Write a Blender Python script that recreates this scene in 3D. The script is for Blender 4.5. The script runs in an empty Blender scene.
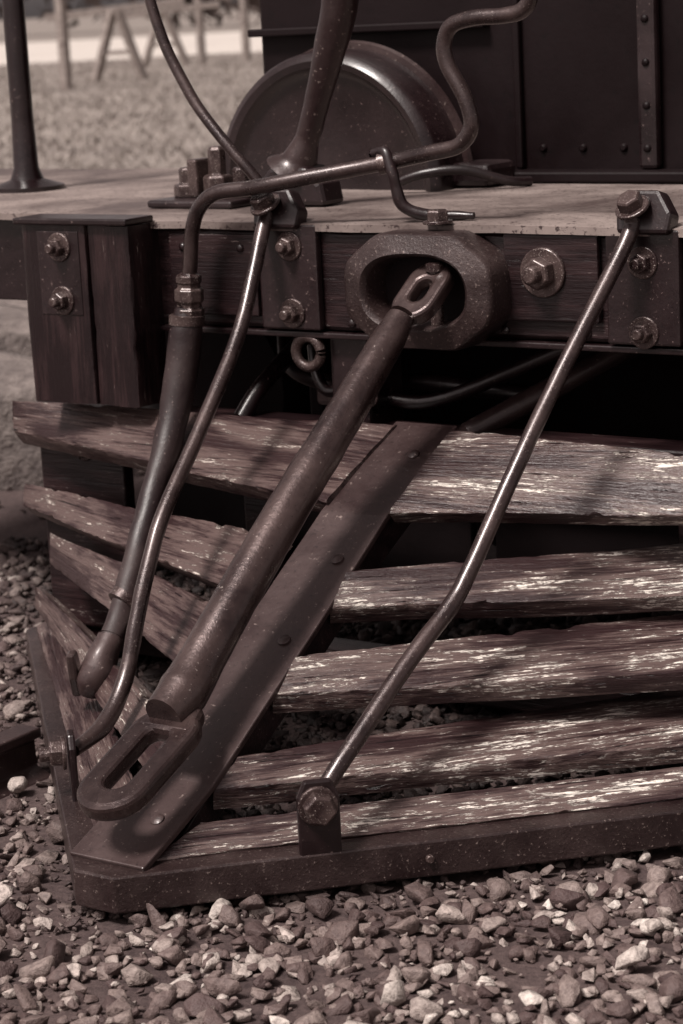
import bpy, bmesh, math, random
import numpy as np
from mathutils import Vector, Matrix, noise
random.seed(7); np.random.seed(7)
sc=bpy.context.scene
V=Vector
# ------------------------------------------------------------------ materials
SAT=.74
def D(c):
    l=.3*c[0]+.59*c[1]+.11*c[2]
    return tuple(max(0.,l+(x-l)*SAT) for x in c[:3])
def mk(name):
    m=bpy.data.materials.new(name); m.use_nodes=True
    nt=m.node_tree; b=nt.nodes['Principled BSDF']; return m,nt,b
def N(nt,t,**k):
    n=nt.nodes.new(t)
    for a,v in k.items(): setattr(n,a,v)
    return n
def coords(nt,scale,kind='Object'):
    tc=N(nt,'ShaderNodeTexCoord'); mp=N(nt,'ShaderNodeMapping'); mp.inputs['Scale'].default_value=scale
    nt.links.new(tc.outputs[kind],mp.inputs['Vector']); return mp.outputs[0]
def noise_n(nt,vec,scale,detail=4,rough=.6,dist=0):
    n=N(nt,'ShaderNodeTexNoise'); n.inputs['Scale'].default_value=scale; n.inputs['Detail'].default_value=detail
    n.inputs['Roughness'].default_value=rough; n.inputs['Distortion'].default_value=dist
    if vec is not None: nt.links.new(vec,n.inputs['Vector'])
    return n.outputs['Fac']
def ramp(nt,fac,stops,interp='LINEAR'):
    r=N(nt,'ShaderNodeValToRGB'); r.color_ramp.interpolation=interp
    e=r.color_ramp.elements
    while len(e)<len(stops): e.new(.5)
    for i,(p,c) in enumerate(stops):
        e[i].position=p; e[i].color=(c,c,c,1) if not hasattr(c,'__len__') else (*D(c),1)
    nt.links.new(fac,r.inputs[0]); return r.outputs[0]
def mix(nt,fac,a,b,mode='MIX'):
    m=N(nt,'ShaderNodeMix',data_type='RGBA',blend_type=mode)
    for s,v in ((m.inputs[0],fac),(m.inputs[6],a),(m.inputs[7],b)):
        if isinstance(v,(int,float)): s.default_value=v
        elif isinstance(v,tuple): s.default_value=(*D(v),1)
        else: nt.links.new(v,s)
    return m.outputs[2]
def math_n(nt,op,a,b):
    m=N(nt,'ShaderNodeMath',operation=op)
    for s,v in ((m.inputs[0],a),(m.inputs[1],b)):
        if isinstance(v,(int,float)): s.default_value=v
        else: nt.links.new(v,s)
    return m.outputs[0]
def bump(nt,b,h,strength,dist=.01):
    n=N(nt,'ShaderNodeBump'); n.inputs['Strength'].default_value=strength; n.inputs['Distance'].default_value=dist
    nt.links.new(h,n.inputs['Height'])
    nt.links.new(n.outputs[0],b.inputs['Normal']); return n.outputs[0]
def metal(name,dark,mid,light,r0=.3,r1=.6,spk=.62,sc_=14,met=.0,bs=.35,lightamt=1.,spec=.5,coat=0.):
    m,nt,b=mk(name)
    v=coords(nt,(1,1,1))
    n1=noise_n(nt,v,sc_*.35,5,.65,.3); n2=noise_n(nt,v,sc_*9,4,.7)
    c=mix(nt,ramp(nt,n1,[(.36,0.),(.66,1.)]),dark,mid)
    c=mix(nt,ramp(nt,n2,[(spk,0.),(spk+.07,lightamt)]),c,light)
    c=mix(nt,ramp(nt,n2,[(.30,.7),(.42,0.)]),c,tuple(x*.4 for x in dark))
    nt.links.new(c,b.inputs['Base Color'])
    b.inputs['Metallic'].default_value=met; b.inputs['Specular IOR Level'].default_value=spec
    r=N(nt,'ShaderNodeMapRange'); r.inputs[3].default_value=r0; r.inputs[4].default_value=r1; r.inputs[1].default_value=.35; r.inputs[2].default_value=.65
    nt.links.new(n1,r.inputs[0]); nt.links.new(r.outputs[0],b.inputs['Roughness'])
    if coat:
        b.inputs['Coat Weight'].default_value=coat; b.inputs['Coat Roughness'].default_value=.20
    h=math_n(nt,'ADD',math_n(nt,'MULTIPLY',n2,.5),math_n(nt,'MULTIPLY',n1,.6))
    bump(nt,b,h,bs,.004)
    return m
def paintwood(name,dark,worn,bare,cov_w,cov_b,bs=.6,ck=.30):
    m,nt,b=mk(name)
    oi=N(nt,'ShaderNodeObjectInfo'); tc=N(nt,'ShaderNodeTexCoord')
    ad=N(nt,'ShaderNodeVectorMath',operation='ADD'); sc3=N(nt,'ShaderNodeVectorMath',operation='SCALE')
    cb=N(nt,'ShaderNodeCombineXYZ'); nt.links.new(oi.outputs['Random'],cb.inputs[0]); nt.links.new(oi.outputs['Random'],cb.inputs[1])
    nt.links.new(cb.outputs[0],sc3.inputs[0]); sc3.inputs['Scale'].default_value=17
    nt.links.new(tc.outputs['Object'],ad.inputs[0]); nt.links.new(sc3.outputs[0],ad.inputs[1])
    def mp(s):
        q=N(nt,'ShaderNodeMapping'); q.inputs['Scale'].default_value=s; nt.links.new(ad.outputs[0],q.inputs['Vector']); return q.outputs[0]
    grain=noise_n(nt,mp((3,95,95)),1.6,4,.7,.3)
    flake=noise_n(nt,mp((11,110,110)),1.3,6,.8,.5)
    patch=noise_n(nt,mp((2.3,13,13)),1.2,3,.6)
    chips=noise_n(nt,mp((70,160,160)),1.0,3,.7)
    w=math_n(nt,'ADD',math_n(nt,'MULTIPLY',patch,.50),math_n(nt,'ADD',math_n(nt,'MULTIPLY',grain,.25),math_n(nt,'MULTIPLY',flake,.25)))
    c=mix(nt,ramp(nt,w,[(cov_w,0.),(cov_w+.07,1.)]),dark,worn)
    f=math_n(nt,'ADD',math_n(nt,'MULTIPLY',flake,.52),math_n(nt,'ADD',math_n(nt,'MULTIPLY',patch,.33),math_n(nt,'MULTIPLY',chips,.15)))
    fm=ramp(nt,f,[(cov_b,0.),(cov_b+.022,1.)])
    barec=mix(nt,ramp(nt,grain,[(.35,0.),(.6,1.)]),tuple(x*.42 for x in bare),bare)
    c=mix(nt,fm,c,barec)
    crack=ramp(nt,grain,[(ck,1.),(ck+.035,0.)])
    c=mix(nt,crack,c,(.006,.0012,.002))
    nt.links.new(c,b.inputs['Base Color'])
    rr=mix(nt,fm,(.36,.36,.36),(.85,.85,.85)); nt.links.new(rr,b.inputs['Roughness'])
    h=math_n(nt,'SUBTRACT',math_n(nt,'ADD',math_n(nt,'MULTIPLY',grain,.7),math_n(nt,'MULTIPLY',chips,.3)),math_n(nt,'ADD',math_n(nt,'MULTIPLY',fm,.4),math_n(nt,'MULTIPLY',crack,1.)))
    bump(nt,b,h,bs,.006)
    return m
M_black=metal('black_painted_steel',(.0065,.0013,.0022),(.019,.006,.0072),(.17,.11,.10),.25,.5,.64,12,coat=.3)
M_body=metal('sooty_body_steel',(.0045,.0008,.0013),(.008,.002,.003),(.03,.014,.014),.4,.65,.70,5,spec=.2)
M_bar=metal('worn_iron',(.022,.0085,.009),(.090,.052,.047),(.50,.41,.36),.20,.38,.65,14,.5,.5,.7,coat=.6)
M_rod=metal('rod_iron',(.018,.007,.0075),(.068,.038,.035),(.50,.41,.36),.20,.38,.64,22,.4,.5,.7,coat=.6)
M_bolt=metal('greasy_bolt_steel',(.026,.0105,.0115),(.12,.074,.066),(.50,.41,.36),.2,.42,.60,30,.4,.4,coat=.3)
M_plate=metal('scuffed_plate_steel',(.023,.009,.0095),(.066,.036,.034),(.30,.22,.19),.28,.50,.63,9,.2,.5,.7,coat=.2)
M_cast=metal('rough_casting',(.016,.006,.0065),(.046,.024,.0225),(.30,.22,.19),.28,.48,.61,16,.2,.9,.7,coat=.3)
M_deck=metal('dusty_deck_steel',(.085,.056,.050),(.27,.205,.18),(.030,.013,.013),.42,.75,.57,7)
M_rubber=metal('hose_rubber',(.014,.005,.006),(.040,.021,.020),(.20,.14,.125),.40,.62,.64,16)
M_dark=metal('underframe_grime',(.004,.0007,.0012),(.009,.002,.003),(.03,.012,.013),.6,.85,.7,6,spec=.25)
M_slat=paintwood('peeling_painted_wood',(.026,.009,.010),(.115,.070,.062),(.86,.77,.67),.455,.540,.75,.325)
M_slat2=paintwood('dull_painted_wood',(.026,.009,.010),(.105,.063,.056),(.66,.56,.48),.465,.572,.75,.325)
M_beam=paintwood('beam_painted_wood',(.009,.0020,.0030),(.026,.0095,.0105),(.32,.24,.21),.48,.595,.4,.30)
M_fence=paintwood('weathered_fence_wood',(.17,.13,.115),(.28,.23,.20),(.45,.38,.33),.45,.6)
def stonemat():
    m,nt,b=mk('crushed_stone'); g=N(nt,'ShaderNodeNewGeometry')
    base=ramp(nt,g.outputs['Random Per Island'],[(0.,(.08,.042,.040)),(.35,(.17,.112,.10)),(.75,(.31,.235,.205)),(1.,(.74,.66,.58))])
    v=coords(nt,(1,1,1)); n=noise_n(nt,v,80,3,.7); n2=noise_n(nt,v,1.7,2,.5)
    c=mix(nt,ramp(nt,n,[(.35,.45),(.62,1.)]),(0.05,.022,.022),base)
    c=mix(nt,1.,c,ramp(nt,n2,[(.35,(.60,.52,.52)),(.65,(1.,1.,1.))]),'MULTIPLY')
    # shade beneath the engine and pilot, painted into the stone colour
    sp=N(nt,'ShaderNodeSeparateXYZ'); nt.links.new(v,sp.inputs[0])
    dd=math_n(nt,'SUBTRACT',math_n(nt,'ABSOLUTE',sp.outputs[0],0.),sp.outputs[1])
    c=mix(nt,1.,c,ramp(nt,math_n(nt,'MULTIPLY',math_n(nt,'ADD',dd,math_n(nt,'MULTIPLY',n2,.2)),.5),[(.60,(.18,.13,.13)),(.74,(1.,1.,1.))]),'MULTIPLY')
    nt.links.new(c,b.inputs['Base Color']); b.inputs['Roughness'].default_value=.7
    bump(nt,b,n,.9,.006); return m
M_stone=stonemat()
def flat2(name,a,c2,s1,s2,rough=.9,bs=.5,bd=.02):
    m,nt,b=mk(name); v=coords(nt,(1,1,1))
    n1=noise_n(nt,v,s1,5,.65); n2=noise_n(nt,v,s2,4,.7)
    f=math_n(nt,'ADD',math_n(nt,'MULTIPLY',n1,.5),math_n(nt,'MULTIPLY',n2,.5))
    nt.links.new(ramp(nt,f,[(.36,a),(.64,c2)]),b.inputs['Base Color']); b.inputs['Roughness'].default_value=rough
    bump(nt,b,n2,bs,bd); return m
M_ground=flat2('gritty_earth',(.025,.010,.011),(.10,.06,.055),2.5,70)
M_grass=flat2('dry_grass',(.14,.11,.095),(.28,.235,.20),.25,3.)
M_blade=flat2('grass_blades',(.15,.115,.10),(.36,.31,.27),.6,4.)
M_road=flat2('pale_gravel_road',(.42,.36,.32),(.58,.52,.46),.3,8)
M_block=flat2('rough_kerb_stone',(.06,.042,.040),(.22,.175,.155),3,18,.85,.8,.03)
M_leaf=flat2('tree_foliage',(.05,.032,.027),(.13,.09,.075),.2,1.5)
# ------------------------------------------------------------------ mesh helpers
def link(o,parent=None):
    sc.collection.objects.link(o)
    if parent is not None: o.parent=parent
    return o
def empty(name,loc=(0,0,0)):
    e=bpy.data.objects.new(name,None); e.empty_display_size=.1; link(e); return e
def obj(name,vs,fs,mat,parent=None,smooth=False,bev=0,M=None,segs=2):
    me=bpy.data.meshes.new(name); me.from_pydata([tuple(v) for v in vs],[],fs); me.validate()
    bm=bmesh.new(); bm.from_mesh(me); bmesh.ops.recalc_face_normals(bm,faces=bm.faces); bm.to_mesh(me); bm.free()
    me.materials.append(mat); o=bpy.data.objects.new(name,me)
    if smooth: me.polygons.foreach_set('use_smooth',[True]*len(me.polygons))
    if M is not None: o.matrix_world=M
    link(o,parent)
    if bev:
        b=o.modifiers.new('bevel','BEVEL'); b.width=bev; b.segments=segs; b.limit_method='ANGLE'; b.angle_limit=math.radians(35)
    return o
def box(name,lo,hi,mat,parent,bev=.005,M=None):
    x0,y0,z0=lo;x1,y1,z1=hi
    vs=[(x0,y0,z0),(x1,y0,z0),(x1,y1,z0),(x0,y1,z0),(x0,y0,z1),(x1,y0,z1),(x1,y1,z1),(x0,y1,z1)]
    fs=[(0,1,2,3),(4,5,6,7),(0,1,5,4),(1,2,6,5),(2,3,7,6),(3,0,4,7)]
    return obj(name,vs,fs,mat,parent,bev=bev,M=M)
def frame(d):
    d=V(d).normalized(); a=V((0,0,1)) if abs(d.z)<.9 else V((1,0,0))
    s=d.cross(a).normalized(); t=s.cross(d).normalized(); return d,s,t
def lathe_data(origin,axis,prof,n=32,vs=None,fs=None,rot=0):
    vs=[] if vs is None else vs; fs=[] if fs is None else fs
    d,s,t=frame(axis); o=V(origin); b0=len(vs)
    for r,h in prof:
        for i in range(n):
            a=2*math.pi*i/n+rot; vs.append(o+d*h+(s*math.cos(a)+t*math.sin(a))*r)
    for k in range(len(prof)-1):
        for i in range(n):
            j=(i+1)%n; fs.append((b0+k*n+i,b0+k*n+j,b0+(k+1)*n+j,b0+(k+1)*n+i))
    fs.append(tuple(b0+i for i in range(n))); k=len(prof)-1; fs.append(tuple(b0+k*n+i for i in range(n)))
    return vs,fs
def lathe(name,origin,axis,prof,mat,parent=None,n=32,bev=0,smooth=True):
    vs,fs=lathe_data(origin,axis,prof,n)
    o=obj(name,vs,fs,mat,parent,bev=bev)
    if smooth: shade(o)
    return o
def shade(o,ang=40):
    me=o.data; me.polygons.foreach_set('use_smooth',[True]*len(me.polygons))
    bm=bmesh.new(); bm.from_mesh(me)
    for e in bm.edges:
        if len(e.link_faces)==2 and e.calc_face_angle(0)>math.radians(ang): e.smooth=False
    bm.to_mesh(me); bm.free()
def cat(p0,p1,p2,p3,t):
    return .5*((2*p1)+(p2-p0)*t+(2*p0-5*p1+4*p2-p3)*t*t+(3*p1-p0-3*p2+p3)*t**3)
def tube(name,pts,rad,mat,parent=None,n=16,sub=8,closed=False,jit=0,smoothpath=True):
    P=[V(p) for p in pts]; Rr=list(rad) if hasattr(rad,'__len__') else [rad]*len(P)
    path=[];rr=[]
    L=len(P)
    if smoothpath:
        rng=range(L if closed else L-1)
        for i in rng:
            a=P[(i-1)%L] if (closed or i>0) else P[i]*2-P[i+1]
            b=P[i]; c=P[(i+1)%L]; d=P[(i+2)%L] if (closed or i+2<L) else c*2-b
            for k in range(sub):
                t=k/sub; path.append(cat(a,b,c,d,t)); rr.append(Rr[i]*(1-t)+Rr[(i+1)%L]*t)
        if not closed: path.append(P[-1]); rr.append(Rr[-1])
    else: path=P; rr=Rr
    vs=[];fs=[]; m=len(path); prev=None
    for i in range(m):
        d=(path[(i+1)%m]-path[i-1]) if closed or 0<i<m-1 else (path[1]-path[0] if i==0 else path[-1]-path[-2])
        d.normalize()
        if prev is None: _,s,t=frame(d)
        else:
            s=(prev-d*prev.dot(d)).normalized(); t=d.cross(s)
        prev=s
        for k in range(n):
            a=2*math.pi*k/n; r=rr[i]
            q=path[i]+(s*math.cos(a)+t*math.sin(a))*r
            if jit: q+=(q-path[i]).normalized()*noise.noise(q*25)*jit
            vs.append(q)
    for i in range(m if closed else m-1):
        for k in range(n):
            j=(k+1)%n; i2=(i+1)%m; fs.append((i*n+k,i*n+j,i2*n+j,i2*n+k))
    if not closed: fs.append(tuple(range(n))); fs.append(tuple((m-1)*n+k for k in range(n)))
    o=obj(name,vs,fs,mat,parent); shade(o,50); return o
def bolt(name,p,axis,r,parent,washer=1.5,stud=True,mat=None):
    vs=[];fs=[]; d=V(axis).normalized(); p=V(p); rot=random.random()
    if washer: lathe_data(p,d,[(r*washer,-.002),(r*washer,r*.16),(r*washer*.94,r*.22)],24,vs,fs)
    h0=r*.2 if washer else -.002
    lathe_data(p,d,[(r,h0),(r,h0+r*.75),(r*.86,h0+r*.92)],6,vs,fs,rot)
    if stud: lathe_data(p,d,[(r*.55,h0),(r*.55,h0+r*1.5),(r*.45,h0+r*1.65)],14,vs,fs)
    return obj(name,vs,fs,mat or M_bolt,parent,bev=r*.06)
def prism(name,outline,o,ux,uy,depth,mat,parent,bev=.006):
    o=V(o);ux=V(ux);uy=V(uy);nz=ux.cross(uy).normalized(); n=len(outline)
    vs=[o+ux*a+uy*b for a,b in outline]+[o+ux*a+uy*b+nz*depth for a,b in outline]
    fs=[tuple(range(n)),tuple(range(n,2*n))]+[(i,(i+1)%n,(i+1)%n+n,i+n) for i in range(n)]
    return obj(name,vs,fs,mat,parent,bev=bev)
def ringprism(name,outer,inner,o,ux,uy,depth,mat,parent,bev=.006):
    o=V(o);ux=V(ux);uy=V(uy);nz=ux.cross(uy).normalized(); n=len(outer)
    vs=[]
    for z in (0,depth):
        for ol in (outer,inner): vs+=[o+ux*a+uy*b+nz*z for a,b in ol]
    fs=[]
    for i in range(n):
        j=(i+1)%n
        fs+=[(i,j,n+j,n+i),(2*n+i,2*n+j,3*n+j,3*n+i),(i,j,2*n+j,2*n+i),(n+i,n+j,3*n+j,3*n+i)]
    ob=obj(name,vs,fs,mat,parent,bev=bev,segs=3); return ob
def plank(name,TL,BL,TR,BR,th,mat,parent,st=44,jit=.003,wave=.6):
    TL,BL,TR,BR=map(V,(TL,BL,TR,BR)); c=(TL+BL+TR+BR)/4
    x=((TR+BR)-(TL+BL)).normalized(); y0=((TL+TR)-(BL+BR)); y=(y0-x*y0.dot(x)).normalized(); z=x.cross(y)
    if z.dot(V((0.3,-1,.8)))<0: z=-z; y=-y
    M=Matrix((x,y,z)).transposed().to_4x4(); M.translation=c; Mi=M.inverted()
    a,b,cc,d=[Mi@p for p in (TL,BL,TR,BR)]
    ring=[(0,-.10),(.012,-.03),(.05,0),(.2,0),(.35,0),(.5,0),(.65,0),(.8,0),(.95,0),(.988,-.03),(1,-.10),(1,-.5),(1,-1),(.5,-1),(0,-1),(0,-.5)]
    vs=[];fs=[];n=len(ring); seed=random.random()*50
    for i in range(st+1):
        t=i/st; top=a.lerp(cc,t); bot=b.lerp(d,t)
        wv=noise.noise(V((t*2.5+seed,1.3,0)))*jit*wave; wz=noise.noise(V((t*2.1+seed,7.3,0)))*jit*wave*1.2
        for k,(u,w) in enumerate(ring):
            p=bot.lerp(top,u)+V((0,wz,w*th+wv))
            q=V((p.x*5+seed,p.y*30,w*3+k*.37)); q2=V((p.x*40+seed,p.y*60,k*.7))
            e=1.0 if w<-.01 or u<.06 or u>.94 else .25
            nick=max(0,noise.noise(V((p.x*22+seed*2,k*.15,3)))-.28)*jit*5*(1 if (u<.06 or u>.94) and w>-.2 else 0)
            p+=V((0,noise.noise(q)*jit*.6*e+noise.noise(q2)*jit*.4*e+(nick if u<.5 else -nick),noise.noise(q+V((9,9,9)))*jit*.35))
            if i in(0,st): p.x+=noise.noise(V((k*.6,seed,0)))*jit*1.5
            vs.append(p)
    for i in range(st):
        for k in range(n):
            j=(k+1)%n; fs.append((i*n+k,i*n+j,(i+1)*n+j,(i+1)*n+k))
    fs.append(tuple(range(n))); fs.append(tuple(st*n+k for k in range(n)))
    o=obj(name,vs,fs,mat,parent,M=M); shade(o,38); return o
# ------------------------------------------------------------------ locomotive
loco=empty('locomotive')
def bbeam(name,x0,x1,y0,y1,z0,z1,mat,parent,j=.0015):
    return plank(name,(x0,y0,z1),(x0,y0,z0),(x1,y0,z1),(x1,y0,z0),y1-y0,mat,parent,60,j)
bbeam('buffer_beam',-1.0,1.45,0,.24,.842,1.064,M_beam,loco)
box('beam_bottom_flange',(-.74,-.012,.828),(1.45,.2,.841),M_black,loco,.003)
def deck():
    nx,ny=160,40; vs=[];fs=[]
    for j in range(ny+1):
        for i in range(nx+1):
            x=-2.6+4.4*i/nx; y=(-.022 if x>-1.06 else .11)+(1.2)*(j/ny)
            z=1.08+noise.noise(V((x*2.2,y*2.2,0)))*.003+noise.noise(V((x*9,y*9,4)))*.0012
            if j==0: y+=noise.noise(V((x*6,3,0)))*.006+noise.noise(V((x*30,3,0)))*.003; z-=.003
            vs.append((x,y,z))
    b=len(vs); vs+=[(x,y,z-.016) for x,y,z in vs]
    for j in range(ny):
        for i in range(nx):
            a=j*(nx+1)+i; fs.append((a,a+1,a+nx+2,a+nx+1)); fs.append((b+a,b+a+1,b+a+nx+2,b+a+nx+1))
    for i in range(nx): fs.append((i,i+1,b+i+1,b+i)); e=ny*(nx+1); fs.append((e+i,e+i+1,b+e+i+1,b+e+i))
    for j in range(ny):
        for e in (0,nx): a=j*(nx+1)+e; c=a+nx+1; fs.append((a,c,b+c,b+a))
    o=obj('running_board',vs,fs,M_deck,loco); shade(o,30)
deck()
box('running_board_valance',(-2.6,.14,.86),(-1.06,.17,1.06),M_black,loco,.004)
box('body_shell',(-1.10,.92,1.082),(1.5,4.2,2.9),M_body,loco,.012)
box('body_ledge',(-1.115,.885,1.455),(-.40,.918,1.475),M_body,loco,.004)
box('body_vertical_strip',(.015,.885,1.111),(.065,.918,2.9),M_black,loco,.010)
box('body_vertical_strip_2',(-.33,.90,1.111),(-.31,.918,2.9),M_body,loco,.006)
box('body_base_angle',(-.36,.84,1.083),(1.5,.918,1.110),M_body,loco,.006)
for i in range(15):
    x=-.26+i*.11
    if abs(x-.04)>.04: lathe('rivet',(x,.920,1.16),(0,-1,0),[(.011,0),(.010,.004),(.006,.008)],M_body,loco,12)
for i in range(14):
    lathe('rivet_v',(.04,.885,1.16+i*.1),(0,-1,0),[(.010,0),(.009,.004),(.005,.007)],M_body,loco,12)
box('body_step_casting',(-.42,.72,1.083),(-.30,.86,1.14),M_black,loco,.016)
tube('deck_cable',[(-.50,.60,1.10),(-.42,.62,1.125),(-.33,.66,1.13),(-.25,.72,1.10),(-.22,.78,1.093)],.012,M_black,loco,10)
def vboard(name,x0,x1,y,z0,z1,th,mat,parent): return plank(name,(x0,y,z0),(x1,y,z0),(x0,y,z1),(x1,y,z1),th,mat,parent,24,.002)
vboard('end_block_front_left',-1.051,-.8605,-.112,.668,1.075,.11,M_beam,loco)
vboard('end_block_front_right',-.8565,-.738,-.108,.668,1.075,.108,M_beam,loco)
box('end_block_cap',(-1.062,-.125,1.077),(-.728,-.024,1.092),M_black,loco,.004)
box('end_block_strap',(-1.000,-.1145,.872),(-.878,-.110,1.062),M_black,loco,.0015)
for z in (1.026,.905): bolt('end_block_bolt',(-.935,-.115,z),(0,-1,0),.021,loco,1.6)
for x0,x1,nm in ((-.445,-.29,'l'),(.405,.565,'r')):
    box('rod_bracket_plate_'+nm,(x0,-.022,.846),(x1,-.001,1.075),M_black,loco,.005)
for x,zs in ((-.36,(1.028,.882)),(.487,(1.010,.872))):
    for z in zs: bolt('bracket_bolt',(x,-.022,z),(0,-1,0),.021,loco,1.55)
box('beam_patch_plate',(.17,-.017,.885),(.385,-.001,1.062),M_beam,loco,.004)
bolt('large_beam_bolt',(.262,-.018,.985),(0,-1,0),.033,loco,1.55)
box('beam_patch_plate_2',(-.70,-.012,.87),(-.46,-.001,1.05),M_beam,loco,.003)
for x,z in ((-.66,.90),(-.50,.90),(-.66,1.02),(-.50,1.02)):
    lathe('patch_rivet',(x,-.012,z),(0,-1,0),[(.010,0),(.009,.004),(.005,.007)],M_black,loco,12)
for i in range(9):
    lathe('flange_rivet',(-.22+.19*i,-.001,.862),(0,-1,0),[(.010,-.002),(.009,.004),(.005,.007)],M_black,loco,12)
def rodtop(x,s):
    prism('rod_top_lug',[(-.055,-.03),(.055,-.03),(.06,.01),(.03,.055),(-.03,.055),(-.06,.01)],(x+.02,-.035,1.098),(1,0,0),(0,.25,.97),-.045,M_black,loco,.008)
    bolt('rod_top_nut',(x+.005,-.045,1.118),(-.1,-.55,.8),.026,loco,1.35,False)
rodtop(-.405,1); rodtop(.475,1)
box('deck_bolt_plate',(-.93,.20,1.082),(-.68,.40,1.100),M_black,loco,.006)
for dx,h in ((-.88,.05),(-.79,.085),(-.72,.05)):
    lathe('deck_stud_nut',(dx,.30,1.10),(0,0,1),[(.036,0),(.036,h*.55),(.030,h*.62),(.022,h*.62),(.022,h*1.3),(.016,h*1.4)],M_bolt,loco,6,.003,False)
box('deck_stud_clamp',(-.86,.27,1.10),(-.83,.33,1.19),M_bolt,loco,.006)
bolt('deck_small_bolt',(.025,-.03,1.083),(0,0,1),.024,loco,1.3,False)
# underframe
box('frame_plate_left',(-.52,.24,.40),(-.48,2.6,1.06),M_dark,loco,.01)
box('frame_plate_right',(.50,.24,.40),(.54,2.6,1.06),M_dark,loco,.01)
box('cross_stretcher',(-1.25,1.7,.10),(1.4,1.76,1.06),M_dark,loco,.01)
box('inner_cross_beam',(-.48,.55,.30),(.50,.68,.86),M_dark,loco,.01)
box('cylinder_saddle',(-1.25,.62,.48),(-.53,1.25,1.06),M_dark,loco,.02)
lathe('steam_cylinder',(-.92,.42,.62),(0,1,0),[(.10,-.03),(.22,-.03),(.24,0),(.24,.04),(.21,.05),(.21,.9)],M_dark,loco,40)
lathe('steam_cylinder_right',(.92,.42,.62),(0,1,0),[(.10,-.03),(.22,-.03),(.24,0),(.24,.04),(.21,.05),(.21,.9)],M_dark,loco,40)
box('cylinder_saddle_right',(.55,.62,.48),(1.25,1.25,1.06),M_dark,loco,.02)
for sx in(-1,1):
    lathe('leading_wheel',(sx*.60,1.45,.34),(sx,0,0),[(.05,-.02),(.05,.05),(.25,.05),(.27,.07),(.34,.07),(.345,.0),(.37,-.03),(.37,-.06),(.1,-.06)],M_dark,loco,40)
lathe('leading_axle',(-.62,1.45,.34),(1,0,0),[(.06,0),(.06,1.24)],M_dark,loco,20)
tube('drain_ring',[(-.34+.033*math.cos(a),.0,.795+.033*math.sin(a)) for a in [i*math.pi/4 for i in range(8)]],.012,M_bolt,loco,10,4,True)
tube('chain_hook',[(-.40,.1,.80),(-.38,.08,.74),(-.34,.06,.70),(-.29,.06,.71),(-.27,.06,.74)],.013,M_black,loco,10)
tube('steam_pipe',[(-.62,.3,.8),(-.55,.22,.72),(-.42,.2,.69),(-.2,.22,.70),(.1,.24,.68)],.02,M_black,loco,12)
box('shackle_block',(-.40,.10,.655),(-.26,.2,.715),M_plate,loco,.012)
bolt('shackle_bolt',(-.33,.098,.685),(0,-1,0),.02,loco,1.3)
bolt('shackle_bolt_2',(-.20,.02,.70),(0,-1,0),.018,loco,1.3)
tube('brake_pull_rod',[(-.30,.1,.70),(-.1,.12,.68),(.2,.2,.8),(.35,.3,.83)],.016,M_black,loco,12)
tube('frame_stay_rod',[(-.02,.02,.60),(.30,.35,.80)],.026,M_plate,loco,12)
tube('side_stay',[(-.56,.02,.62),(-.54,.10,.70),(-.50,.3,.83)],.02,M_black,loco,12)
box('pilot_mount_bracket',(-.30,.02,.62),(-.20,.16,.84),M_black,loco,.01)
box('pilot_mount_bracket_2',(.55,.02,.62),(.68,.16,.84),M_black,loco,.01)
# coupler pocket
pk=empty('coupler_pocket')
def octa(hw,hh,ch,n):
    pts=[(hw,hh-ch*.75),(hw-ch,hh),(-hw+ch,hh),(-hw,hh-ch*.75),(-hw,-hh+ch*.75),(-hw+ch,-hh),(hw-ch,-hh),(hw,-hh+ch*.75)]
    out=[]; L=len(pts)
    for k in range(n):
        an=2*math.pi*k/n; d=V((math.cos(an),math.sin(an),0)); best=None
        for i in range(L):
            a=V((*pts[i],0)); b=V((*pts[(i+1)%L],0)); e=b-a
            den=d.x*e.y-d.y*e.x
            if abs(den)<1e-9: continue
            t=(a.x*e.y-a.y*e.x)/den; s=(a.x*d.y-a.y*d.x)/den
            if t>0 and -1e-6<=s<=1+1e-6: best=t if best is None else min(best,t)
        out.append((d.x*best,d.y*best))
    for _ in range(3): out=[((out[i-1][0]+2*out[i][0]+out[(i+1)%n][0])/4,(out[i-1][1]+2*out[i][1]+out[(i+1)%n][1])/4) for i in range(n)]
    return out
n=96
outer=octa(.180,.120,.085,n)
inner=[(.118*math.copysign(abs(math.cos(a))**.8,math.cos(a)),.072*math.copysign(abs(math.sin(a))**.8,math.sin(a))) for a in [2*math.pi*k/n for k in range(n)]]
mid=[(o[0]*.80+i[0]*.20,o[1]*.80+i[1]*.20) for o,i in zip(outer,inner)]
def loftrings(name,rings,mat,parent):
    vs=[];fs=[]
    for ol,y in rings:
        for a,b in ol:
            e=noise.noise(V((a*18,b*18,y*10)))*.0022
            vs.append((.004+a*(1+e*6),y+e,.948+b*(1+e*6)))
    m=len(rings)
    for r_ in range(m-1):
        for i in range(n):
            j=(i+1)%n; fs.append((r_*n+i,r_*n+j,(r_+1)*n+j,(r_+1)*n+i))
    fs.append(tuple((m-1)*n+i for i in range(n)))
    o=obj(name,vs,fs,mat,parent); shade(o,32); return o
sc2=lambda L,f:[(a*f,b*f) for a,b in L]
loftrings('pocket_casting',[(outer,-.001),(outer,-.080),(sc2(outer,.985),-.090),(sc2(outer,.965),-.094),(mid,-.096),([(a*1.10,b*1.12) for a,b in inner],-.107),([(a*1.04,b*1.05) for a,b in inner],-.101),(inner,-.090),(sc2(inner,.92),-.03)],M_cast,pk)
prism('pocket_cavity_back',[(a*.96,b*.96) for a,b in inner[::4]],(.004,-.034,.948),(1,0,0),(0,0,1),.003,M_dark,pk,0)
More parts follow.
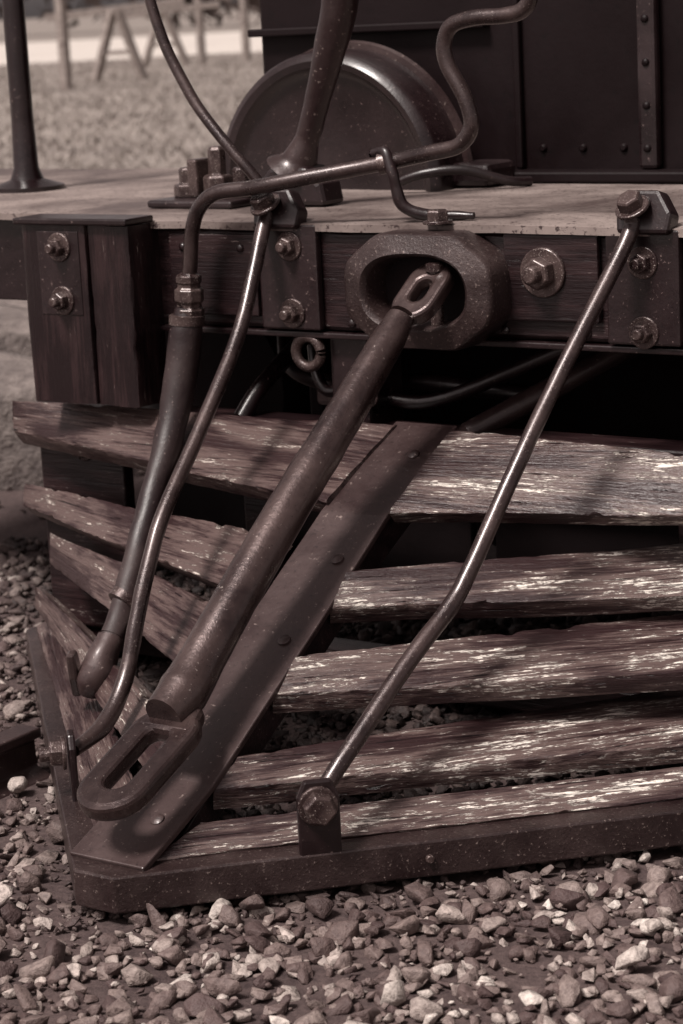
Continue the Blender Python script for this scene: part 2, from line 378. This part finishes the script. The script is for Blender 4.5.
# ------------------------------------------------------------------ drawbar
db=empty('drawbar')
tube('bar_shaft',[(.024,-.175,.912),(.020,-.24,.860),(.015,-.40,.735),(.008,-.56,.613),(.003,-.74,.472),(0,-.86,.374),(0,-.925,.326),(0,-.985,.300)],[.028,.035,.039,.041,.042,.043,.048,.038],M_bar,db,28,8,jit=.0016)
d=V((0,-.925,-.38)).normalized(); ux=V((1,0,0)); uy=d
def stad(L,w,n,ex=0.):
    out=[]
    for k in range(n):
        a=2*math.pi*k/n; ca,sa=math.cos(a),math.sin(a)
        cy=(L/2-w/2)*(1 if sa>=0 else -1)
        out.append((w/2*ca*(1+ex*sa), cy+w/2*sa))
    return out
o_=stad(.290,.142,80,.03); i_=stad(.165,.050,80)
cen=V((0.006,-1.070,.254))
i_=[(a,b+.005) for a,b in i_]
ringprism('loop_end',o_,i_,cen,ux,uy,.038,M_bar,db,.012)
prism('loop_shoulder',[(-.044,-.15),(.044,-.15),(.066,-.07),(-.066,-.07)],cen+V((0,0.0,0.001)),ux,uy,.036,M_bar,db,.012)
d2=V((-.10,-.78,-.62)).normalized(); nrm=V((0,-.62,.78)); ux2=d2.cross(nrm).normalized()
if ux2.x<0: ux2=-ux2
ringprism('eye_end',stad(.160,.100,64),stad(.062,.034,64),V((.036,-.116,.948))-ux2.cross(d2).normalized()*.016,ux2,d2,.034,M_bar,db,.010)
lathe('eye_pin',(.046,-.080,.875),(0,0,1),[(.014,0),(.014,.115),(.021,.116),(.021,.130),(.015,.134)],M_bolt,db,16)
# ------------------------------------------------------------------ brace rods
def rod(pts,r):
    e=empty('brace_rod'); tube('rod_shaft',pts,r,M_rod,e,16,6,jit=.0012); return e
r1=rod([(-.407,-.03,1.105),(-.404,-.06,1.055),(-.381,-.187,.869),(-.357,-.375,.689),(-.339,-.528,.555),(-.330,-.60,.462),(-.322,-.66,.36),(-.315,-.717,.252),(-.306,-.80,.185),(-.298,-.90,.165)],[.017,.0165,.016,.016,.016,.0165,.0165,.0165,.018,.014])
r2=rod([(.475,-.035,1.105),(.470,-.06,1.05),(.428,-.258,.824),(.405,-.40,.665),(.380,-.53,.502),(.366,-.585,.442),(.345,-.69,.37),(.318,-.84,.255),(.300,-.915,.190)],[.017,.0165,.016,.016,.016,.017,.0165,.0165,.016])
q=1/math.sqrt(2)
prism('foot_bracket',[(-.038,-.10),(.038,-.10),(.038,.015),(.024,.045),(-.024,.045),(-.038,.015)],(.293,-.932,.165),(q,q,0),(0,0,1),.016,M_black,r2,.004)
bolt('foot_nut',(.304,-.946,.165),(q,-q,.0),.030,r2,1.2,False)
lathe('foot_eye',(.296,-.938,.165),(q,-q,0),[(.024,.0),(.024,.036),(.015,.037),(.015,.012)],M_bolt,r2,20)
prism('foot_bracket',[(-.034,-.10),(.034,-.10),(.034,.015),(.02,.04),(-.02,.04),(-.034,.015)],(-.290,-.905,.165),(q,-q,0),(0,0,1),.014,M_black,r1,.004)
bolt('foot_nut',(-.305,-.92,.165),(-q,-q,0),.026,r1,1.25,True)
# ------------------------------------------------------------------ brake pipe and hose
bh=empty('brake_hose')
tube('brake_pipe',[(-.596,-.08,.955),(-.588,-.08,.99),(-.578,-.08,1.06),(-.556,-.08,1.11),(-.508,-.08,1.145),(-.43,-.075,1.155),(-.34,-.07,1.168),(-.118,-.0,1.203),(.0,0,1.224),(.065,0,1.238),(.095,0,1.275),(.085,0,1.33),(.045,0,1.40),(.040,0,1.445),(.06,0,1.478),(.11,0,1.490),(.18,0,1.492),(.225,0,1.502),(.245,0,1.535),(.25,0,1.62),(.25,0,1.9)],.0165,M_rod,bh,16,8,jit=.001)
tube('hose_body',[(-.600,-.08,.90),(-.605,-.09,.84),(-.612,-.105,.76),(-.615,-.14,.66),(-.612,-.20,.56),(-.604,-.285,.44),(-.585,-.37,.335),(-.562,-.44,.272),(-.555,-.48,.240)],[.027,.038,.038,.034,.029,.027,.026,.027,.026],M_rubber,bh,20,8,jit=.0025)
lathe('hose_coupling_nut',(-.598,-.08,.90),(.05,0,1),[(.030,-.03),(.034,-.026),(.034,-.008),(.028,-.004),(.028,.006),(.033,.01),(.033,.035),(.026,.040),(.026,.048),(.029,.052),(.029,.066),(.018,.072)],M_bolt,bh,8,.002,False)
lathe('hose_band',(-.604,-.085,.868),(.05,.05,1),[(.036,-.012),(.040,-.010),(.040,.010),(.036,.012)],M_bolt,bh,24)
lathe('hose_band_2',(-.576,-.40,.31),(-.2,-.75,-.6),[(.027,-.012),(.033,-.010),(.033,.010),(.027,.012)],M_bolt,bh,24)
tube('gladhand',[(-.558,-.47,.248),(-.556,-.495,.222),(-.560,-.515,.190),(-.570,-.53,.158),(-.578,-.535,.135)],[.029,.033,.038,.034,.020],M_plate,bh,14,jit=.004)
prism('gladhand_lip',[(-.03,-.05),(.02,-.055),(.035,-.01),(.03,.05),(-.01,.055),(-.03,.02)],(-.60,-.53,.18),(.5,-.8,.1),(.1,-.2,.97),.02,M_rod,bh,.006)
pc=empty('pipe_clamp')
lathe('clamp_band',(-.118,.0,1.203),(.87,.3,.14),[(.0165,-.014),(.023,-.012),(.023,.012),(.0165,.014)],M_bolt,pc,20)
tube('clamp_strap',[(-.15,.0,1.222),(-.11,-.01,1.228),(-.092,-.015,1.19),(-.085,-.012,1.15),(-.075,-.005,1.115),(-.04,.01,1.096),(.01,.03,1.092),(.07,.04,1.090)],[.008,.010,.012,.012,.013,.012,.011,.008],M_black,pc,10,jit=.003)
cp=empty('control_pipe')
tube('control_pipe_run',[(-.74,0,1.75),(-.73,0,1.64),(-.716,0,1.56),(-.682,0,1.462),(-.64,0,1.385),(-.596,0,1.319),(-.52,0,1.235),(-.458,.01,1.165),(-.43,.03,1.10),(-.43,.04,1.07)],.0125,M_rod,cp,14)
hl=empty('hand_lever')
tube('lever_shaft',[(-.39,.3,1.75),(-.415,.3,1.54),(-.455,.3,1.42),(-.495,.3,1.31),(-.525,.3,1.235),(-.55,.3,1.185),(-.565,.3,1.16)],[.048,.042,.036,.029,.028,.042,.070],M_plate,hl,20,jit=.002)
prism('lever_foot',[(-.10,0),(.10,0),(.09,.05),(.05,.09),(-.05,.09),(-.09,.05)],(-.56,.26,1.083),(1,0,0),(0,0,1),-.09,M_black,hl,.012)
fw_=empty('flywheel')
c0=V((-.735,.66,1.085))
lathe('wheel_disc',c0,(0,-1,0),[(.30,-.14),(.335,-.13),(.335,-.02),(.328,-.004),(.312,.006),(.296,.0),(.285,-.02),(.27,-.028),(.12,-.034),(.02,-.034)],M_black,fw_,96)
lathe('wheel_guard_rim',c0+V((0,.12,0)),(0,-1,0),[(.30,-.02),(.350,-.02),(.355,-.01),(.350,0),(.30,0)],M_plate,fw_,96)
hp=empty('handrail_post')
lathe('post_shaft',(-1.706,.646,1.08),(0,0,1),[(.10,0),(.10,.012),(.085,.016),(.045,.03),(.034,.06),(.030,.2),(.029,1.6)],M_black,hp,24)
# ------------------------------------------------------------------ cowcatcher
cc=empty('cowcatcher')
def strip(name,prof,w0,w1,th,mat,xo=0.):
    prof=[(prof[i][0]*(1-k/6)+prof[i+1][0]*k/6,prof[i][1]*(1-k/6)+prof[i+1][1]*k/6) for i in range(len(prof)-1) for k in range(6)]+[prof[-1]]
    vs=[];fs=[];m=len(prof)
    for i,(y,z) in enumerate(prof):
        t=i/(m-1); w=w0*(1-t)+w1*t
        a=V((0,prof[min(i+1,m-1)][0]-prof[max(i-1,0)][0],prof[min(i+1,m-1)][1]-prof[max(i-1,0)][1])).normalized(); nrm=V((0,a.z,-a.y)); 
        if nrm.z<0: nrm=-nrm
        for sx in(-1,1):
            e=noise.noise(V((sx*3,y*9,0)))*.0015
            for k in (0,1):
                vs.append(V((xo+sx*w/2+e,y,z))-nrm*th*k)
    for i in range(m-1):
        b=i*4;c=b+4
        fs+=[(b,b+2,c+2,c),(b+1,b+3,c+3,c+1),(b,b+1,c+1,c),(b+2,b+3,c+3,c+2)]
    fs+=[(0,1,3,2),(4*m-4,4*m-3,4*m-1,4*m-2)]
    return obj(name,vs,fs,mat,cc,bev=.003)
strip('nose_plate',[(-.055,.668),(-.20,.605),(-.34,.535),(-.55,.405),(-.75,.287),(-.95,.168),(-1.160,.083)],.152,.170,.014,M_plate,-.008)
strip('nose_timber',[(-.08,.635),(-.34,.505),(-.75,.255),(-1.05,.075)],.11,.11,.06,M_beam)
for y,z in ((-.16,.622),(-.45,.467),(-.64,.352),(-1.05,.127)):
    lathe('nose_plate_rivet',(.025,y,z),(0,-.5,.86),[(.014,-.002),(.013,.004),(.007,.007)],M_plate,cc,14)
def ext(a,b,f): a=V(a);b=V(b); return a+(b-a)*f
S=[('slat_right_1',(.065,-.075,.664),(.078,-.342,.545),(.596,-.07,.650),(.634,-.149,.545),1.95),
   ('slat_right_2',(.075,-.491,.457),(.070,-.548,.395),(.572,-.033,.457),(.640,-.160,.388),1.5),
   ('slat_right_3',(.075,-.670,.338),(.070,-.746,.280),(.618,-.098,.338),(.713,-.291,.280),1.5),
   ('slat_right_4',(.075,-.872,.201),(.070,-.943,.157),(.631,-.126,.201),(.734,-.330,.157),1.5),
   ('slat_right_5',(.085,-1.00,.118),(.060,-1.115,.080),(.62,-.46,.118),(.735,-.435,.080),1.55)]
for nm,tl,bl,tr,br,f in S:
    plank(nm,tl,bl,ext(tl,tr,f),ext(bl,br,f),.042 if nm!='slat_right_5' else .03,M_slat,cc,110,.0045,1.1)
Lp=[('slat_left_1',(-1.215,-.008,.642),(-1.215,-.012,.566),(-.072,-.075,.664),(-.08,-.335,.550)),
    ('slat_left_2',(-1.21,.0,.435),(-1.21,-.01,.380),(-.165,-.385,.485),(-.205,-.50,.395)),
    ('slat_left_3',(-1.10,-.04,.335),(-1.10,-.05,.262),(-.205,-.535,.370),(-.25,-.635,.270)),
    ('slat_left_4',(-1.18,-.02,.190),(-1.18,-.03,.135),(-.085,-.83,.215),(-.085,-.93,.150)),
    ('slat_left_5',(-1.19,.10,.098),(-1.195,-.01,.082),(-.07,-.97,.102),(-.08,-1.10,.086))]
for nm,tl,bl,tr,br in Lp:
    plank(nm,tl,bl,tr,br,.045 if nm!='slat_left_5' else .02,M_slat2,cc,90,.0045,1.1)
def rail(name,pts,h,t,fl,mat):
    vs=[];fs=[]
    P=[]
    for a,b in zip(pts[:-1],pts[1:]):
        a=V((*a,0));b=V((*b,0)); k=max(1,int((b-a).length/.05))
        P+=[a.lerp(b,i/k) for i in range(k)]
    P.append(V((*pts[-1],0))); m=len(P)
    for i,p in enumerate(P):
        d0=(P[i]-P[i-1]).normalized() if i>0 else None; d1=(P[i+1]-P[i]).normalized() if i<m-1 else None
        if d0 is None: d0=d1
        if d1 is None: d1=d0
        n0=V((d0.y,-d0.x,0)); n1=V((d1.y,-d1.x,0)); nn=(n0+n1).normalized(); k=1/max(.3,nn.dot(n0))
        e=noise.noise(p*5)*.002; ez=noise.noise(p*7+V((4,4,4)))*.002
        for off,z in ((0,.008),(0,h),(-fl,h),(-fl,h-t),(-t,h-t),(-t,.008)):
            vs.append(V((p.x+nn.x*(off*k+e),p.y+nn.y*(off*k+e),z+ez)))
    for i in range(m-1):
        for j in range(6): fs.append((i*6+j,i*6+(j+1)%6,(i+1)*6+(j+1)%6,(i+1)*6+j))
    fs+= [tuple(range(6)),tuple((m-1)*6+j for j in range(6))]
    return obj(name,vs,fs,mat,cc,bev=.004)
rail('bottom_angle_iron',[(-1.215,.05),(-1.215,-.03),(-.045,-1.205),(.045,-1.205),(1.215,-.03),(1.215,.05)],.076,.012,.06,M_cast)
bolt('rail_bolt',(.43,-.795,.043),(q,-q,0),.014,cc,1.4,True)
bolt('rail_bolt',(.93,-.315,.043),(q,-q,0),.014,cc,1.4,True)
for sx in(-1,1):
    box('end_frame_board',(min(sx*1.19,sx*.93),.045,.08),(max(sx*1.19,sx*.93),.085,.565),M_beam,cc,.006)
    box('inner_post',(sx*.55-.04,.06,.05),(sx*.55+.04,.13,.62),M_beam,cc,.006)
    box('back_board',(min(sx*.90,sx*.03),.14,.28),(max(sx*.90,sx*.03),.17,.56),M_dark,cc,.006)
bolt('end_frame_bolt',(-1.045,.044,.525),(0,-1,0),.022,cc,1.4)
box('top_back_timber',(-1.19,.02,.575),(1.19,.12,.632),M_beam,cc,.006)
box('bottom_back_timber',(-1.19,.06,.02),(1.19,.16,.10),M_beam,cc,.006)
# ------------------------------------------------------------------ rail beside the pilot
def steelrail(x,y0,y1):
    prof=[(-.055,0),(.055,0),(.055,.012),(.012,.03),(.010,.085),(.030,.095),(.030,.115),(-.030,.115),(-.030,.095),(-.010,.085),(-.012,.03),(-.055,.012)]
    vs=[(x+a,y0,b-.03) for a,b in prof]+[(x+a,y1,b-.03) for a,b in prof]; n=len(prof)
    fs=[tuple(range(n)),tuple(range(n,2*n))]+[(i,(i+1)%n,(i+1)%n+n,i+n) for i in range(n)]
    return obj('steel_rail',vs,fs,M_plate,None,bev=.004)
steelrail(-.66,-3.2,-.63)
# ------------------------------------------------------------------ ground
def sheet(name,x0,x1,y0,y1,nx,ny,z,amp,mat,fr=1.):
    vs=[];fs=[]
    for j in range(ny+1):
        for i in range(nx+1):
            x=x0+(x1-x0)*i/nx;y=y0+(y1-y0)*j/ny
            vs.append((x,y,z+noise.noise(V((x*fr,y*fr,0)))*amp))
    for j in range(ny):
        for i in range(nx):
            a=j*(nx+1)+i; fs.append((a,a+1,a+nx+2,a+nx+1))
    return obj(name,vs,fs,mat,None,smooth=True)
sheet('ground',-900,900,-900,900,4,4,-.030,0,M_grass)
sheet('gravel_yard',-9,9,-9,7,60,60,-.018,.006,M_ground)
ly=V((-.5736,.8192,0)); lx=V((.8192,.5736,0))
def strip_road(d0,d1,w,z,name):
    c=V((2.55,-4.04,0)); vs=[c+ly*d0-lx*w,c+ly*d0+lx*w,c+ly*d1+lx*w,c+ly*d1-lx*w]
    obj(name,[V((v.x,v.y,z)) for v in vs],[(0,1,2,3)],M_road)
strip_road(9.8,14.5,60,-.010,'path')
strip_road(78,140,200,-.020,'road')
def hull_variants(k):
    out=[]
    for _ in range(k):
        bm=bmesh.new()
        el=V((random.uniform(.9,1.25),random.uniform(.65,1.0),random.uniform(.5,.8)))
        for i in range(random.randint(10,14)):
            p=V((random.gauss(0,1),random.gauss(0,1),random.gauss(0,1))).normalized()*random.uniform(.82,1.05)
            bm.verts.new((p.x*el.x,p.y*el.y,p.z*el.z))
        bmesh.ops.convex_hull(bm,input=bm.verts)
        g=[v for v in bm.verts if not v.link_faces]
        for v in g: bm.verts.remove(v)
        bmesh.ops.bevel(bm,geom=bm.edges[:],offset=.07,segments=1,affect='EDGES',clamp_overlap=True)
        bmesh.ops.triangulate(bm,faces=bm.faces); bm.verts.index_update()
        vs=np.array([v.co[:] for v in bm.verts],dtype=np.float32); fs=np.array([[v.index for v in f.verts] for f in bm.faces],dtype=np.int32)
        bm.free(); out.append((vs,fs))
    return out
HV=hull_variants(26)
def scatter(name,plist,mat):
    AV=[];AF=[];off=0
    for (x,y,s,z) in plist:
        v,f=HV[random.randrange(len(HV))]
        a,b,c=random.uniform(0,6.283),random.gauss(0,.35),random.gauss(0,.35)
        Rm=np.array((Matrix.Rotation(b,3,'X')@Matrix.Rotation(c,3,'Y')@Matrix.Rotation(a,3,'Z')))
        w=(v*s)@Rm.T+np.array([x,y,z],dtype=np.float32)
        AV.append(w.astype(np.float32));AF.append(f+off);off+=len(v)
    Vv=np.concatenate(AV);Ff=np.concatenate(AF)
    me=bpy.data.meshes.new(name); me.vertices.add(len(Vv)); me.vertices.foreach_set('co',Vv.ravel())
    me.loops.add(Ff.size); me.loops.foreach_set('vertex_index',Ff.ravel())
    me.polygons.add(len(Ff)); me.polygons.foreach_set('loop_start',np.arange(0,Ff.size,3,dtype=np.int32)); me.polygons.foreach_set('loop_total',np.full(len(Ff),3,dtype=np.int32))
    me.update(calc_edges=True); me.materials.append(mat); o=bpy.data.objects.new(name,me); link(o); return o
pts=[]
for i in range(30000):
    if i<24500: x=random.uniform(-2.2,1.8); y=random.uniform(-2.2,1.0)
    else: x=random.uniform(-6.5,4.5); y=random.uniform(-4.5,5.)
    s=min(.036,max(.0055,random.lognormvariate(math.log(.0142),.50)))
    if y<0 and 0< (abs(x)-y-1.21) <.20 and random.random()<.65: s*=.55
    if y<0 and abs(x)-y<1.23: s=min(s,.022)
    if -.73<x<-.59 and -3.3<y<-.6: continue
    pts.append((x,y,s,-.014+s*random.uniform(-.1,.55)))
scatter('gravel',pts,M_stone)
def roughblock(loc,size,rz):
    bm=bmesh.new(); bmesh.ops.create_cube(bm,size=1); bmesh.ops.subdivide_edges(bm,edges=bm.edges,cuts=9,use_grid_fill=True)
    for v in bm.verts:
        p=v.co.copy(); k=1-.16*max(0,p.length-.58); v.co=V((p.x*size[0],p.y*size[1],p.z*size[2]))*k
        v.co+=V((noise.noise(v.co*4+V(loc)),noise.noise(v.co*4+V((5,5,5))),noise.noise(v.co*4+V((9,1,5)))))*.05+V((noise.noise(v.co*14),noise.noise(v.co*14+V((5,5,5))),noise.noise(v.co*14+V((9,1,5)))))*.018
    me=bpy.data.meshes.new('stone_block'); bm.to_mesh(me); bm.free(); me.materials.append(M_block)
    me.polygons.foreach_set('use_smooth',[True]*len(me.polygons))
    o=bpy.data.objects.new('stone_block',me); o.location=loc; o.rotation_euler=(0,0,rz); link(o)
roughblock((-2.95,1.75,.15),(.75,.6,.40),.5)
roughblock((-3.7,2.6,.17),(.8,.6,.44),.7)
roughblock((-4.5,3.3,.15),(.8,.6,.38),.6)
gv=[];gf=[]
for i in range(20000):
    dd_=random.uniform(14.8,77); l=random.uniform(-.42,.25)*dd_
    p=V((2.55,-4.04,-.03))+ly*dd_+lx*l
    for b in range(3):
        a=random.uniform(0,6.28); h=random.uniform(.04,.11); w=random.uniform(.012,.03); e=V((math.cos(a),math.sin(a),0))
        o0=p+V((random.gauss(0,.10),random.gauss(0,.10),0)); k=len(gv)
        gv+=[o0-e*w,o0+e*w,o0+V((random.gauss(0,.05),random.gauss(0,.05),h))]; gf.append((k,k+1,k+2))
me=bpy.data.meshes.new('grass'); me.from_pydata([tuple(v) for v in gv],[],gf); me.materials.append(M_blade); link(bpy.data.objects.new('grass',me))
def member(name,a,b,w,parent):
    a=V(a);b=V(b); d,s,t=frame(b-a); vs=[]
    for p in(a,b):
        for i,j in((-1,-1),(1,-1),(1,1),(-1,1)): vs.append(p+s*w*i/2+t*w*j/2)
    obj(name,vs,[(0,1,2,3),(4,5,6,7),(0,1,5,4),(1,2,6,5),(2,3,7,6),(3,0,4,7)],M_fence,parent,bev=.01)
def trestle(c,h,w):
    e=empty('wooden_trestle'); c=V(c)
    for k in(-.35,.35):
        o=c+ly*k
        member('leg',o-lx*w/2,o-lx*.05+V((0,0,h)),.13,e); member('leg',o+lx*w/2,o+lx*.05+V((0,0,h)),.13,e)
        member('cross_brace',o-lx*w*.3+V((0,0,h*.4)),o+lx*w*.3+V((0,0,h*.4)),.09,e)
    member('top_beam',c-lx*1.6+V((0,0,h-.1)),c+lx*1.6+V((0,0,h+.12)),.16,e)
trestle((-32.2,37.6,-.03),1.6,1.1); trestle((-38.2,46.8,-.03),1.5,1.2)
for p,h in (((-29.9,33.1),2.2),((-38.0,48.2),2.4),((-37.4,49.5),2.4)):
    e=empty('fence_post'); member('post',V((*p,-.03)),V((*p,h)),.18,e); member('post_cap',V((*p,h)),V((*p,h+.04)),.22,e)
tv=[];tf=[]
for i in range(9000):
    c=random.choice(range(34)); ang=-1.25+c*.045; R_=random.Random(c).uniform(170,210); hh=random.Random(c+99).uniform(5,12)
    if c%7==3: continue
    rr_=random.Random(c+5).uniform(4,7)
    u_=V((random.gauss(0,1),random.gauss(0,1),random.gauss(0,1))).normalized()*random.random()**.4
    p=V((2.5+math.sin(ang)*R_+u_.x*rr_,-4+math.cos(ang)*R_+u_.y*rr_,hh*.55+u_.z*hh*.5))
    k=len(tv); s=random.uniform(.4,.9)
    for _ in range(3): tv.append(p+V((random.gauss(0,s),random.gauss(0,s),random.gauss(0,s))))
    tf.append((k,k+1,k+2))
me=bpy.data.meshes.new('distant_trees'); me.from_pydata([tuple(v) for v in tv],[],tf); me.materials.append(M_leaf); link(bpy.data.objects.new('distant_trees',me))
# ------------------------------------------------------------------ light
el,az=math.radians(57),math.radians(192)
sd=V((math.sin(az)*math.cos(el),math.cos(az)*math.cos(el),math.sin(el)))
sun=bpy.data.lights.new('sun','SUN'); sun.energy=5.0; sun.angle=math.radians(13); sun.color=(1,.93,.88)
so=bpy.data.objects.new('sun',sun); so.rotation_euler=sd.to_track_quat('Z','Y').to_euler(); link(so)
w=bpy.data.worlds.new('World'); sc.world=w; w.use_nodes=True; nt=w.node_tree; bg=nt.nodes['Background']
sky=N(nt,'ShaderNodeTexSky'); sky.sky_type='NISHITA'; sky.sun_disc=False; sky.sun_elevation=el; sky.sun_rotation=az; sky.dust_density=3
bw=N(nt,'ShaderNodeRGBToBW'); nt.links.new(sky.outputs[0],bw.inputs[0])
tint=mix(nt,1.,bw.outputs[0],(1.,.80,.78),'MULTIPLY'); nt.links.new(tint,bg.inputs[0]); bg.inputs[1].default_value=.13
# ------------------------------------------------------------------ camera
th=math.radians(12.55); psi=math.radians(35); ro=math.radians(3); F=2300.0
u=V((-math.sin(psi),math.cos(psi),0)); r=V((math.cos(psi),math.sin(psi),0))
fwd=u*math.cos(th)+V((0,0,-math.sin(th))); up=r.cross(fwd)
R=r*math.cos(ro)-up*math.sin(ro); U=up*math.cos(ro)+r*math.sin(ro)
cam=bpy.data.cameras.new('camera'); co=bpy.data.objects.new('camera',cam); link(co)
m=Matrix((R,U,-fwd)).transposed().to_4x4(); m.translation=V((2.552,-4.037,1.54)); co.matrix_world=m
cam.sensor_fit='VERTICAL'; cam.sensor_height=36; cam.lens=36*F/1024; cam.clip_end=3000; cam.clip_start=.05
cam.dof.use_dof=True; cam.dof.focus_distance=4.3; cam.dof.aperture_fstop=5.6
sc.camera=co
sc.view_settings.view_transform='Standard'; sc.view_settings.look='None'; sc.view_settings.exposure=0
